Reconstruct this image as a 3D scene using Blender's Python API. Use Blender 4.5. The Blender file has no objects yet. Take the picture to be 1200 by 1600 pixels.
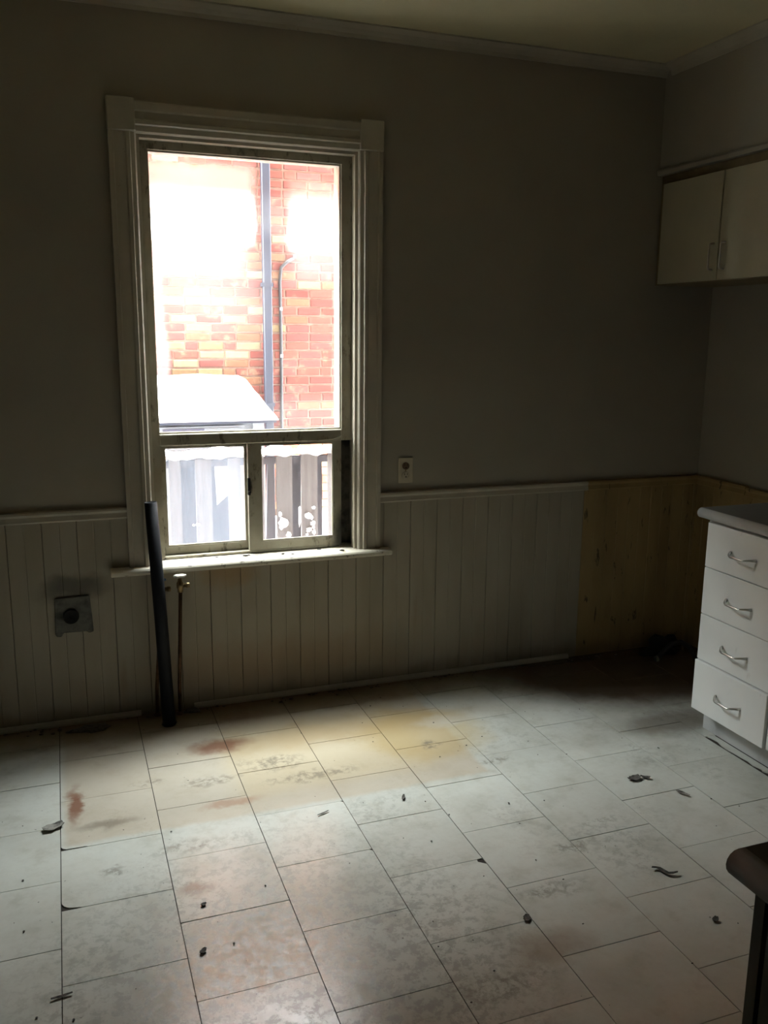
import bpy, bmesh, math, random
from mathutils import Vector, Matrix
random.seed(7)
S = bpy.context.scene
C = S.collection
PI = math.pi

# ------------------------------------------------------------------ camera
cam = bpy.data.cameras.new('camera')
cam.sensor_fit = 'HORIZONTAL'; cam.sensor_width = 36.0
cam.lens = 1371.48 / 1200 * 36.0
cam.clip_start = 0.02; cam.clip_end = 200
co = bpy.data.objects.new('camera', cam); C.objects.link(co)
right = Vector((0.93902069, -0.34373844, 0.00916644))
fwd = Vector((0.33849591, 0.91935166, -0.20053191))
up = Vector((0.06050335, 0.19140642, 0.97964429))
co.matrix_world = Matrix(((right.x, up.x, -fwd.x, 0.0), (right.y, up.y, -fwd.y, -3.5915),
                          (right.z, up.z, -fwd.z, 1.58296), (0, 0, 0, 1)))
S.camera = co

# ------------------------------------------------------------------ sky (bright winter overcast) and exposure
SKY = 178.0
W = bpy.data.worlds.new('overcast_sky'); S.world = W; W.use_nodes = True
nt = W.node_tree; nt.nodes.clear()
out = nt.nodes.new('ShaderNodeOutputWorld'); bg = nt.nodes.new('ShaderNodeBackground')
tc = nt.nodes.new('ShaderNodeTexCoord'); sx = nt.nodes.new('ShaderNodeSeparateXYZ')
rmp = nt.nodes.new('ShaderNodeMapRange')
rmp.inputs['From Min'].default_value = 0.0; rmp.inputs['From Max'].default_value = 1.0
mixc = nt.nodes.new('ShaderNodeMix'); mixc.data_type = 'RGBA'
mixc.inputs[6].default_value = (0.34, 0.36, 0.38, 1); mixc.inputs[7].default_value = (0.93, 0.97, 1.0, 1)
nt.links.new(tc.outputs['Generated'], sx.inputs[0]); nt.links.new(sx.outputs['Z'], rmp.inputs['Value'])
nt.links.new(rmp.outputs['Result'], mixc.inputs[0]); nt.links.new(mixc.outputs[2], bg.inputs['Color'])
bg.inputs['Strength'].default_value = SKY
nt.links.new(bg.outputs[0], out.inputs[0])

pl = bpy.data.lights.new('window_daylight_portal', 'AREA'); pl.shape = 'RECTANGLE'; pl.size = 0.9; pl.size_y = 1.68
pl.cycles.is_portal = True
po = bpy.data.objects.new('window_daylight_portal', pl); C.objects.link(po)
po.location = (0.76, 0.2, 1.47); po.rotation_euler = (-PI / 2, 0, 0)     # shines towards -y, into the room

S.view_settings.view_transform = 'Standard'; S.view_settings.look = 'None'
S.view_settings.gamma = 1.0; S.view_settings.use_curve_mapping = False
S.view_settings.exposure = 0.0
S.cycles.use_denoising = True
S.cycles.max_bounces = 14; S.cycles.diffuse_bounces = 7; S.cycles.transparent_max_bounces = 12
S.cycles.caustics_reflective = False; S.cycles.caustics_refractive = False

# ------------------------------------------------------------------ material helpers
class N:
    """small node builder"""
    def __init__(s, name):
        s.m = bpy.data.materials.new(name); s.m.use_nodes = True
        s.t = s.m.node_tree; s.t.nodes.clear()
        s.out = s.t.nodes.new('ShaderNodeOutputMaterial')
    def n(s, typ, **kw):
        x = s.t.nodes.new(typ)
        for k, v in kw.items(): setattr(x, k, v)
        return x
    def put(s, sock, v):
        if v is None: return
        if hasattr(v, 'is_output'): s.t.links.new(v, sock)
        else:
            if isinstance(v, (tuple, list)) and len(v) == 3 and sock.type == 'RGBA': v = (*v, 1)
            sock.default_value = v
    def pos(s): return s.n('ShaderNodeNewGeometry').outputs['Position']
    def obj(s): return s.n('ShaderNodeTexCoord').outputs['Object']
    def noise(s, vec, scale, detail=4, rough=.55, dist=0):
        x = s.n('ShaderNodeTexNoise'); s.put(x.inputs['Vector'], vec)
        x.inputs['Scale'].default_value = scale; x.inputs['Detail'].default_value = detail
        x.inputs['Roughness'].default_value = rough; x.inputs['Distortion'].default_value = dist
        return x.outputs['Fac'], x.outputs['Color']
    def rng(s, v, a, b, c=0., d=1.):
        x = s.n('ShaderNodeMapRange'); s.put(x.inputs['Value'], v)
        x.interpolation_type = 'SMOOTHSTEP'
        for k, q in zip(('From Min', 'From Max', 'To Min', 'To Max'), (a, b, c, d)): x.inputs[k].default_value = q
        return x.outputs['Result']
    def math(s, op, a, b=None, clamp=False):
        x = s.n('ShaderNodeMath', operation=op, use_clamp=clamp); s.put(x.inputs[0], a); s.put(x.inputs[1], b)
        return x.outputs[0]
    def vm(s, op, a, b=None):
        x = s.n('ShaderNodeVectorMath', operation=op); s.put(x.inputs[0], a); s.put(x.inputs[1], b)
        return x.outputs['Value'] if op in ('LENGTH', 'DOT_PRODUCT') else x.outputs['Vector']
    def mix(s, f, a, b):
        x = s.n('ShaderNodeMix', data_type='RGBA'); s.put(x.inputs[0], f); s.put(x.inputs[6], a); s.put(x.inputs[7], b)
        return x.outputs[2]
    def scale(s, vec, v): return s.vm('MULTIPLY', vec, v)
    def warp(s, vec, scale, amt):
        c = s.noise(vec, scale, 4)[1]
        return s.vm('ADD', vec, s.vm('MULTIPLY', s.vm('SUBTRACT', c, (.5, .5, .5)), (amt, amt, amt)))
    def blob(s, vec, cx, cy, rx, ry, soft=.5, axes='xy'):
        """soft ellipse in a plane: 1 inside, 0 outside"""
        if axes == 'xy': c, k = (cx, cy, 0), (1 / rx, 1 / ry, 0)
        elif axes == 'xz': c, k = (cx, 0, cy), (1 / rx, 0, 1 / ry)
        else: c, k = (0, cx, cy), (0, 1 / rx, 1 / ry)
        return s.rng(s.vm('LENGTH', s.vm('MULTIPLY', s.vm('SUBTRACT', vec, c), k)), 1 - soft, 1 + soft, 1, 0)
    def band(s, v, a, b, soft):
        return s.math('MULTIPLY', s.rng(v, a - soft, a + soft), s.rng(v, b - soft, b + soft, 1, 0))
    def rect(s, vec, x0, x1, y0, y1, soft=.02, axes='xy'):
        x = s.n('ShaderNodeSeparateXYZ'); s.put(x.inputs[0], vec)
        i = {'x': 0, 'y': 1, 'z': 2}
        return s.math('MULTIPLY', s.band(x.outputs[i[axes[0]]], x0, x1, soft), s.band(x.outputs[i[axes[1]]], y0, y1, soft))
    def bump(s, h, strength=.3, dist=.002):
        x = s.n('ShaderNodeBump'); x.inputs['Strength'].default_value = strength; x.inputs['Distance'].default_value = dist
        s.put(x.inputs['Height'], h); return x.outputs[0]
    def principled(s, col, rough=.6, metal=0., normal=None, spec=.5):
        p = s.n('ShaderNodeBsdfPrincipled'); s.put(p.inputs['Base Color'], col); s.put(p.inputs['Roughness'], rough)
        s.put(p.inputs['Metallic'], metal); s.put(p.inputs['Normal'], normal); s.put(p.inputs['Specular IOR Level'], spec)
        s.t.links.new(p.outputs[0], s.out.inputs[0]); return s.m

def simple(name, col, rough=.6, metal=0., var=.12, nscale=8., bump=.1, spec=.5):
    b = N(name); o = b.pos(); f, _ = b.noise(o, nscale, 5)
    c2 = tuple(max(0, c * (1 - 2 * var)) for c in col)
    return b.principled(b.mix(b.rng(f, .35, .7), col, c2), rough, metal, b.bump(b.noise(o, nscale * 12, 3)[0], bump, .001), spec)

def m_wall():
    b = N('greige_wall_paint'); p = b.pos()
    f, _ = b.noise(p, 1.7, 4); g, _ = b.noise(p, 26, 3)
    c = b.mix(b.rng(f, .3, .75), (.345, .312, .250), (.305, .277, .222))
    return b.principled(c, .62, 0, b.bump(g, .12, .002), .35)

def m_wainscot(name, c1, c2, dirty=0.):
    b = N(name); p = b.pos()
    f, _ = b.noise(b.scale(p, (3, 3, .8)), 2.2, 5)
    c = b.mix(b.rng(f, .35, .7), c1, c2)
    # brown grease runs and rust patches that sit on the paint
    r, _ = b.noise(b.scale(p, (9, 9, 1.6)), 1.0, 5, .6)
    c = b.mix(b.rng(r, .60, .80, 0, .35 + .3 * dirty), c, (.16, .085, .035))
    if dirty:
        k, _ = b.noise(b.scale(p, (34, 34, 9)), 1.0, 4, .6, .6)
        c = b.mix(b.rng(k, .62, .69, 0, .85), c, (.035, .025, .015))
    else:
        k, _ = b.noise(b.scale(p, (15, 15, 3)), 1.0, 3, .6)
        c = b.mix(b.rng(k, .74, .80, 0, .7), c, (.09, .06, .03))
    q = b.warp(p, 9, .12)
    c = b.mix(b.math('MULTIPLY', b.blob(q, .84, .16, .45, .10, .7, 'xz'), .35), c, (.24, .12, .04))
    c = b.mix(b.math('MULTIPLY', b.blob(q, .62, .58, .10, .05, .7, 'xz'), .5), c, (.36, .20, .05))
    c = b.mix(b.math('MULTIPLY', b.blob(q, 0.01, .575, .12, .045, .6, 'xz'), .7), c, (.05, .045, .035))
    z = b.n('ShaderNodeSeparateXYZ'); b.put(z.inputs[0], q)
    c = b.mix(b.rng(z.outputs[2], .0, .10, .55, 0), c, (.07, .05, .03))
    return b.principled(c, .5, 0, b.bump(b.noise(p, 60, 3)[0], .12, .001), .4)

def m_trim(name='cream_trim_paint', col=(.47, .43, .34)):
    b = N(name); p = b.pos()
    f, _ = b.noise(p, 5, 5); k, _ = b.noise(p, 38, 4, .6)
    c = b.mix(b.rng(f, .3, .75), col, tuple(x * .82 for x in col))
    c = b.mix(b.rng(k, .66, .8, 0, .55), c, (.18, .12, .06))
    return b.principled(c, .42, 0, b.bump(b.noise(p, 45, 3)[0], .15, .001), .5)

def m_frame():
    b = N('weathered_window_frame'); p = b.pos()
    f, _ = b.noise(p, 9, 5); k, _ = b.noise(b.scale(p, (30, 30, 12)), 1.0, 5, .65)
    c = b.mix(b.rng(f, .3, .75), (.33, .305, .235), (.26, .235, .175))
    c = b.mix(b.rng(k, .54, .68, 0, .85), c, (.08, .06, .035))
    q = b.warp(p, 14, .05)
    c = b.mix(b.math('MULTIPLY', b.blob(q, 1.15, .70, .05, .12, .5, 'xz'), .95), c, (.02, .018, .012))
    return b.principled(c, .5, 0, b.bump(k, .3, .002), .4)

def m_sill():
    b = N('peeling_white_sill_paint'); p = b.pos()
    k, _ = b.noise(b.scale(p, (22, 40, 22)), 1.0, 5, .65)
    c = b.mix(b.rng(k, .58, .68, 0, .9), (.62, .58, .47), (.13, .09, .05))
    return b.principled(c, .42, 0, b.bump(k, .25, .002), .5)

def m_tile():
    b = N('stained_vinyl_tile'); p = b.pos()
    oi = b.n('ShaderNodeObjectInfo')
    base = b.mix(oi.outputs['Random'], (.605, .622, .565), (.55, .565, .51))
    f, _ = b.noise(p, 4.5, 5, .6)
    base = b.mix(b.rng(f, .38, .72, 0, .55), base, (.445, .445, .38))
    q = b.warp(p, 6, .16); q2 = b.warp(p, 14, .10)
    # fine mottling everywhere, flaky grey scuffs where people stood
    q = b.warp(p, 6, .16); q2 = b.warp(p, 14, .10)
    u, _ = b.noise(p, 34, 6, .7, .3); w, _ = b.noise(p, 2.4, 3); v, _ = b.noise(p, 30, 10, .76, .25); v2, _ = b.noise(p, 9, 5, .6)
    base = b.mix(b.rng(u, .40, .80, 0, .22), base, (.40, .38, .32))
    base = b.mix(b.rng(v2, .52, .72, 0, .30), base, (.38, .355, .29))
    scuff = b.math('MAXIMUM', b.rng(w, .48, .72, .02, .50), b.math('MULTIPLY', b.blob(q, .45, -1.72, .55, .55, .5), .95))
    base = b.mix(b.math('MULTIPLY', b.rng(v, .46, .60), b.math('MULTIPLY', scuff, .9)), base, (.25, .235, .20))
    def add(base, mask, k, col): return b.mix(b.math('MULTIPLY', mask, k), base, col)
    # old ochre stain from the stove that stood under the window
    base = add(base, b.rect(b.warp(p, 10, .03), -.07, 1.40, -.93, .05, .015), .55, (.50, .405, .285))
    base = add(base, b.rect(b.warp(p, 6, .05), .50, 1.25, -.82, -.25, .06), .40, (.57, .46, .26))
    base = add(base, b.blob(q, 1.30, -.56, .25, .20, .35), .60, (.46, .34, .14))
    base = add(base, b.blob(q, 1.05, -.42, .55, .10, .6), .45, (.46, .32, .14))
    base = add(base, b.blob(q2, 1.42, -.48, .10, .05, .6), .40, (.60, .60, .56))
    # grey smudges
    for cx, cy, rx, ry, k in ((.66, -.60, .10, .05, .5), (.42, -.66, .09, .03, .4), (.78, -.74, .16, .035, .45), (.30, -1.05, .10, .03, .35), (.22, -.60, .05, .02, .4), (1.28, -.66, .03, .03, .6), (1.46, -.86, .06, .02, .4), (1.42, -1.45, .06, .03, .45), (1.25, -1.62, .10, .03, .35), (.95, -1.92, .14, .04, .4), (1.60, -1.36, .08, .02, .3), (.06, -1.12, .03, .02, .5)):
        base = add(base, b.math('MULTIPLY', b.blob(q2, cx, cy, rx, ry, .6), b.rng(u, .42, .60)), k + .15, (.19, .17, .13))
    # rust blotches
    base = add(base, b.blob(q2, .50, -.40, .10, .055, .6), .80, (.20, .075, .04))
    base = add(base, b.blob(q2, -.035, -.68, .022, .11, .6), .85, (.22, .09, .05))
    base = add(base, b.blob(q2, .46, -.835, .09, .025, .6), .5, (.36, .17, .09))
    base = add(base, b.blob(q2, .28, -1.28, .04, .03, .6), .6, (.22, .13, .08))
    base = add(base, b.blob(q2, 1.13, -1.83, .11, .06, .6), .45, (.24, .15, .09))
    base = add(base, b.blob(q2, .06, -.84, .08, .025, .6), .55, (.17, .14, .10))
    # brown grime by the wall with sill shade painted in; bare corner patch
    x = b.n('ShaderNodeSeparateXYZ'); b.put(x.inputs[0], b.warp(p, 5, .14))
    base = b.mix(b.rng(x.outputs[1], -.30, -.02, 0, .88), base, (.14, .088, .048))
    base = add(base, b.blob(q, 2.62, -.14, .78, .50, .22), .93, (.075, .045, .028))
    base = add(base, b.blob(q2, 2.33, -.80, .22, .10, .6), .6, (.10, .065, .04))
    # black specks
    s1, _ = b.noise(p, 60, 3, .6); s2, _ = b.noise(p, 5, 2)
    base = b.mix(b.math('MULTIPLY', b.rng(s1, .70, .75), b.rng(s2, .45, .6)), base, (.04, .035, .03))
    rough = b.math('ADD', b.math('MULTIPLY', scuff, b.rng(v, .44, .60, -.14, .06)), .24)
    h = b.math('ADD', b.math('MULTIPLY', b.noise(p, 4, 2)[0], .7), b.math('MULTIPLY', b.math('MULTIPLY', v, scuff), .35))
    return b.principled(base, rough, 0, b.bump(h, .30, .0035), .47)

def m_brick():
    b = N('old_red_brick'); p = b.pos(); oi = b.n('ShaderNodeObjectInfo')
    f, _ = b.noise(p, 10, 5, .65); g, _ = b.noise(p, 30, 3)
    c = b.mix(b.rng(f, .56, .70, 0, .50), oi.outputs['Color'], (.27, .185, .12))
    c = b.mix(b.rng(g, .3, .8, 0, .3), c, (.11, .03, .02))
    return b.principled(c, .9, 0, b.bump(g, .4, .004), .2)

def m_glass(name, base_film, tint, patches, streak=.05):
    """window glass with a milky translucent film, denser in patches"""
    b = N(name); p = b.pos()
    film = base_film
    q = b.warp(p, 5, .07)
    for (x0, x1, z0, z1, soft, k) in patches:
        m = b.math('MULTIPLY', b.rect(q, x0, x1, z0, z1, soft, 'xz'), k)
        film = b.math('MAXIMUM', film, m)
    n1, _ = b.noise(b.scale(p, (6, 1, 2.5)), 1.2, 5, .6)
    film = b.math('ADD', film, b.rng(n1, .45, .8, 0, streak), clamp=True)
    tr = b.n('ShaderNodeBsdfTransparent'); tr.inputs[0].default_value = (.97, .98, .97, 1)
    tl = b.n('ShaderNodeBsdfTranslucent'); tl.inputs[0].default_value = (*tint, 1)
    gl = b.n('ShaderNodeBsdfGlossy'); gl.inputs['Roughness'].default_value = .03
    mx = b.n('ShaderNodeMixShader'); b.put(mx.inputs[0], film)
    b.t.links.new(tr.outputs[0], mx.inputs[1]); b.t.links.new(tl.outputs[0], mx.inputs[2])
    fr = b.n('ShaderNodeFresnel'); fr.inputs[0].default_value = 1.45
    mx2 = b.n('ShaderNodeMixShader'); b.put(mx2.inputs[0], b.math('MULTIPLY', fr.outputs[0], .6))
    b.t.links.new(mx.outputs[0], mx2.inputs[1]); b.t.links.new(gl.outputs[0], mx2.inputs[2])
    b.t.links.new(mx2.outputs[0], b.out.inputs[0]); return b.m

def m_wood(name, c1, c2, along=(30, 30, 2)):
    b = N(name); p = b.obj(); f, _ = b.noise(b.scale(p, along), 1.0, 5, .6)
    oi = b.n('ShaderNodeObjectInfo')
    c = b.mix(b.rng(f, .3, .75), c1, c2)
    c = b.mix(b.math('MULTIPLY', oi.outputs['Random'], .35), c, tuple(x * .6 for x in c1))
    return b.principled(c, .8, 0, b.bump(f, .3, .003), .2)

def m_lam():
    b = N('white_laminate'); p = b.pos(); f, _ = b.noise(p, 4, 4); k, _ = b.noise(b.scale(p, (20, 20, 8)), 1., 4, .6)
    c = b.mix(b.rng(f, .35, .75), (.86, .87, .845), (.80, .81, .79))
    c = b.mix(b.rng(k, .66, .8, 0, .35), c, (.34, .33, .29))
    return b.principled(c, .38, 0, None, .45)

M = dict(
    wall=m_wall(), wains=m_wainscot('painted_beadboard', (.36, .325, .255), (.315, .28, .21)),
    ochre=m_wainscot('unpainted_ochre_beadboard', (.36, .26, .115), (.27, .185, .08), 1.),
    trim=m_trim(), dirtytrim=m_trim('grimy_trim_paint', (.33, .30, .24)), frame=m_frame(), sill=m_sill(), tile=m_tile(),
    ceil=simple('yellowed_ceiling_paint', (.56, .51, .33), .8, 0, .06, 2.5, .08, .2),
    sub=simple('dark_subfloor', (.035, .027, .02), .9, 0, .2, 12, .3),
    lam=m_lam(), upper=simple('cream_laminate_doors', (.44, .40, .285), .42, 0, .05, 3, .04),
    kick=simple('pale_toe_kick', (.58, .59, .58), .5, 0, .15, 6, .05),
    core=simple('brown_cabinet_carcass', (.20, .15, .08), .7, 0, .15, 8, .1),
    top=simple('grey_laminate_countertop', (.20, .205, .195), .35, 0, .1, 60, .05),
    edge=simple('pale_countertop_edge', (.50, .51, .49), .4, 0, .06, 20, .05),
    darklam=simple('charcoal_laminate', (.045, .042, .034), .4, 0, .1, 30, .05),
    olive=simple('dark_olive_cabinet_paint', (.070, .072, .056), .7, 0, .1, 6, .05),
    chrome=simple('brushed_nickel', (.62, .60, .56), .28, 1., .05, 20, .03),
    black=simple('black_abs_plastic', (.006, .0075, .011), .6, 0, .1, 20, .05, .25),
    hole=simple('sooty_black', (.006, .006, .006), .9, 0, .1, 20, .05),
    copper=simple('tarnished_copper', (.14, .075, .04), .5, .7, .3, 30, .15),
    brass=simple('dull_brass', (.30, .22, .11), .42, .8, .2, 40, .1),
    whiteplast=simple('white_plastic', (.62, .60, .54), .4, 0, .05, 10, .03),
    blueplast=simple('blue_plastic', (.06, .16, .30), .4, 0, .1, 10, .03),
    almond=simple('almond_plastic', (.52, .46, .34), .4, 0, .06, 10, .03),
    brownplast=simple('brown_plastic', (.14, .085, .045), .45, 0, .1, 10, .03),
    galv=simple('galvanised_steel', (.14, .138, .118), .7, 0, .3, 25, .15),
    crumb=simple('dark_debris', (.11, .10, .085), .9, 0, .35, 90, .4),
    palecrumb=simple('pale_vinyl_flake', (.30, .29, .25), .8, 0, .4, 60, .4),
    grime=simple('grimy_channel', (.10, .09, .07), .8, 0, .4, 22, .3),
    brick=m_brick(), mortar=simple('lime_mortar', (.22, .145, .115), .95, 0, .12, 25, .3, .2),
    spout=simple('slate_blue_downspout', (.012, .014, .025), .5, 0, .1, 6, .05),
    cable=simple('grey_cable', (.02, .018, .019), .6, 0, .1, 10, .05),
    snow=simple('fresh_snow', (.88, .90, .93), .9, 0, .02, 9, .3, .2),
    siding=simple('white_siding', (.26, .27, .285), .6, 0, .04, 6, .05),
    darkglass=simple('dark_shed_window', (.075, .07, .10), .2, 0, .1, 6, .02),
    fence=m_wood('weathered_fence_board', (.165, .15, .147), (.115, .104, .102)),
    fenceback=m_wood('shaded_fence_board', (.120, .114, .126), (.092, .088, .098)),  # darker bluish copy of the fence wood, shade put into the colour
    stucco=simple('rendered_outer_wall', (.10, .075, .06), .95, 0, .1, 6, .2),
)
G_UP = m_glass('streaked_upper_glass', .0014, (.95, .96, .95),
               [(.30, .775, 1.94, 2.222, .030, .42), (.93, 1.2, 1.92, 2.186, .04, .20), (.74, .95, 1.97, 2.175, .05, .020),
                (.30, .74, 1.80, 2.10, .10, .06), (.92, 1.2, 1.80, 2.1, .07, .03),
                (.30, .80, 1.60, 2.0, .13, .020), (.30, .415, 1.36, 2.1, .015, .05), (.84, 1.2, 1.17, 1.30, .05, .012),
                (1.115, 1.2, 1.2, 2.2, .012, .025)], .003)
G_LO = m_glass('hazy_sliding_glass', .030, (.70, .82, .98), [(.62, .80, .6, 1.2, .05, .036)], .007)
G_RO = m_glass('clear_sliding_glass', .003, (.97, .95, .95), [(1.07, 1.2, .6, 1.2, .02, .025)], .003)

# ------------------------------------------------------------------ geometry helpers
class B:
    def __init__(s): s.bm = bmesh.new()
    def box(s, x0, x1, y0, y1, z0, z1, mi=0):
        v = [s.bm.verts.new((x, y, z)) for z in (z0, z1) for y in (y0, y1) for x in (x0, x1)]
        for f in ((0, 2, 3, 1), (4, 5, 7, 6), (0, 1, 5, 4), (2, 6, 7, 3), (0, 4, 6, 2), (1, 3, 7, 5)):
            q = s.bm.faces.new([v[i] for i in f]); q.material_index = mi
        return s
    def prism(s, pts, a, b, axis='z', smooth=False):
        """polygon extruded along an axis; pts in the other two axes in xyz order"""
        def P(p, t): return {'z': (p[0], p[1], t), 'x': (t, p[0], p[1]), 'y': (p[0], t, p[1])}[axis]
        lo = [s.bm.verts.new(P(p, a)) for p in pts]; hi = [s.bm.verts.new(P(p, b)) for p in pts]
        n = len(pts)
        s.bm.faces.new(lo[::-1]); s.bm.faces.new(hi)
        for i in range(n):
            f = s.bm.faces.new((lo[i], lo[(i + 1) % n], hi[(i + 1) % n], hi[i])); f.smooth = smooth
        return s
    def tube(s, pts, r, seg=10, cap=True):
        pts = [Vector(p) for p in pts]; rs = r if isinstance(r, (list, tuple)) else [r] * len(pts)
        rings = []; ref = None
        for i, p in enumerate(pts):
            d = (pts[min(i + 1, len(pts) - 1)] - pts[max(i - 1, 0)]).normalized()
            if ref is None: ref = Vector((0, 0, 1)) if abs(d.z) < .9 else Vector((1, 0, 0))
            u = (ref - d * ref.dot(d)).normalized(); w = d.cross(u); ref = u
            rings.append([s.bm.verts.new(p + (u * math.cos(2 * PI * k / seg) + w * math.sin(2 * PI * k / seg)) * rs[i]) for k in range(seg)])
        for a, b in zip(rings, rings[1:]):
            for k in range(seg):
                f = s.bm.faces.new((a[k], a[(k + 1) % seg], b[(k + 1) % seg], b[k])); f.smooth = True
        if cap: s.bm.faces.new(rings[0][::-1]); s.bm.faces.new(rings[-1])
        return s
    def lathe(s, prof, c, axis='z', seg=20):
        """prof: (radius, t) pairs along the axis from c"""
        rings = []
        for r, t in prof:
            ring = []
            for k in range(seg):
                a, d = r * math.cos(2 * PI * k / seg), r * math.sin(2 * PI * k / seg)
                o = {'z': (a, d, t), 'y': (a, t, d), 'x': (t, a, d)}[axis]
                ring.append(s.bm.verts.new(Vector(c) + Vector(o)))
            rings.append(ring)
        for a, b in zip(rings, rings[1:]):
            for k in range(seg):
                f = s.bm.faces.new((a[k], a[(k + 1) % seg], b[(k + 1) % seg], b[k])); f.smooth = True
        s.bm.faces.new(rings[0][::-1]); s.bm.faces.new(rings[-1])
        return s
    def lump(s, c, rx, ry, rz, amp=.25, sub=2, flat=False):
        r = bmesh.ops.create_icosphere(s.bm, subdivisions=sub, radius=1)
        ph = [random.uniform(0, 6) for _ in range(6)]
        for v in r['verts']:
            p = v.co.copy()
            k = 1 + amp * (math.sin(3 * p.x + ph[0]) * math.sin(3.3 * p.y + ph[1]) + .6 * math.sin(5 * p.z + ph[2] + 4 * p.x + ph[3]))
            z = p.z * rz * k
            if flat and z < 0: z *= .15
            v.co = Vector((c[0] + p.x * rx * k, c[1] + p.y * ry * k, c[2] + z))
        for f in s.bm.faces: f.smooth = True
        return s
    def bevel(s, w, seg=2):
        bmesh.ops.recalc_face_normals(s.bm, faces=s.bm.faces[:])
        e = [x for x in s.bm.edges if x.is_manifold and x.calc_face_angle(0) > .6]
        bmesh.ops.bevel(s.bm, geom=e, offset=w, segments=seg, affect='EDGES', profile=.5)
        return s
    def build(s, name, mats, parent=None, loc=None):
        bmesh.ops.recalc_face_normals(s.bm, faces=s.bm.faces[:])
        me = bpy.data.meshes.new(name); s.bm.to_mesh(me); s.bm.free()
        for m in (mats if isinstance(mats, list) else [mats]): me.materials.append(m)
        o = bpy.data.objects.new(name, me); C.objects.link(o)
        if parent is not None: o.parent = parent
        if loc: o.location = loc
        return o

def tag(o, label=None, cat=None, group=None, kind=None):
    if label: o['label'] = label
    if cat: o['category'] = cat
    if group: o['group'] = group
    if kind: o['kind'] = kind
    return o
def thing(name, label, cat, group=None, kind=None, loc=(0, 0, 0)):
    o = bpy.data.objects.new(name, None); C.objects.link(o); o.location = loc; o.empty_display_size = .05
    return tag(o, label, cat, group, kind)
def part(o, name, mesh_of, parent, color=None, loc=None):
    c = bpy.data.objects.new(name, mesh_of.data); C.objects.link(c); c.parent = parent
    if loc: c.location = loc
    if color: c.color = color
    return c
def local(o, parent):          # keep world-space vertices although the parent has a location
    o.location = -Vector(parent.location); return o

# room measures (metres; back wall is y = 0, floor top is z = 0)
XL, XR, YB, ZC = -1.35, 3.02, -4.95, 2.768
WX0, WX1, WZ0, WZ1 = .322, 1.196, .614, 2.300          # window opening

# ------------------------------------------------------------------ room shell
fl = tag(B().box(XL, XR, YB, 0, -.12, -.004).build('floor', M['sub']),
         'worn off-white vinyl tile floor with ochre and rust stains', 'floor', kind='structure')
T = .3048; TX0 = -.0834
def clip(pts, x0, x1, y0, y1):
    for ax, lim, sg in ((0, x0, 1), (0, x1, -1), (1, y0, 1), (1, y1, -1)):
        o = []
        for i, p in enumerate(pts):
            q = pts[(i + 1) % len(pts)]
            a, b = (p[ax] - lim) * sg, (q[ax] - lim) * sg
            if a >= 0: o.append(p)
            if a * b < 0:
                t = a / (a - b); o.append((p[0] + t * (q[0] - p[0]), p[1] + t * (q[1] - p[1])))
        pts = o
        if len(pts) < 3: return None
    return pts
phase = {}
for k in range(-6, 12): phase[k] = -.950 if k % 2 == 0 else -.805
phase[4] = phase[6] = -.963; phase[8] = -.96; phase[5] = phase[7] = -.811
TB = {}
g = .00125
for k in range(-5, 11):
    x0 = TX0 + k * T
    for r in range(-5, 15):
        y1 = phase[k] - r * T; y0 = y1 - T
        if y1 < YB or y0 > -.002: continue
        pts = [(x0 + g, y0 + g), (x0 + T - g, y0 + g), (x0 + T - g, y1 - g), (x0 + g, y1 - g)]
        if k == 0 and r == -1: pts = [(x0 + g, y0 + .022), (x0 + .006, y0 + .012), (x0 + .016, y0 + .006), (x0 + .075, y0 + .0045), (x0 + .08, y0 + g)] + pts[1:]
        if k == 0 and r == 0: pts = [(x0 + g, y0 + .034), (x0 + .008, y0 + .020), (x0 + .020, y0 + .010), (x0 + .05, y0 + .003), (x0 + .055, y0 + g)] + pts[1:]
        if k == 3 and r == 2: pts = [pts[0], pts[1], (x0 + T - g, y1 - .03), (x0 + T - .022, y1 - .012), (x0 + T - .02, y1 - g), pts[3]]
        if k == 2 and r in (0, 1): pts = [pts[0], pts[1], (x0 + T - g, y1 - .010), (x0 + T - .010, y1 - g), pts[3]]
        whole = len(pts) == 4 and x0 + T < 2.30 and x0 > XL and y0 > YB and y1 < 0
        tl = (random.uniform(-.0005, .0005), random.uniform(-.0011, .0011), random.uniform(-.0011, .0011))
        if whole and 'w' in TB:
            o = part(None, 'tile', TB['w'], fl, loc=(x0 + T / 2, (y0 + y1) / 2, tl[0] - .0011)); o.rotation_euler = (tl[1], tl[2], 0); continue
        if k > 8 and y0 < -.9: continue
        if k == 8 and y1 < -.9:                         # broken strip of tile beside the toe kick
            if y0 < -1.9: continue
            n = 9
            jag = [(x0 + .006 + random.uniform(0, .014), y1 - (i + .5) * T / n) for i in range(n)]
            pts = [(x0 + .010, y0 + g), (2.400, y0 + g), (2.400, y1 - g), (x0 + .010, y1 - g)] + jag
        pts = clip(pts, XL, XR, YB, -.002)
        if not pts: continue
        cx, cy = x0 + T / 2, (y0 + y1) / 2
        o = B().prism([(a - cx, b - cy) for a, b in pts], -.003, .0).build('tile', M['tile'], fl, (cx, cy, tl[0] - .0008))
        o.rotation_euler = (tl[1], tl[2], 0) if k < 8 else (0, 0, 0)
        if whole: TB['w'] = o

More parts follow.
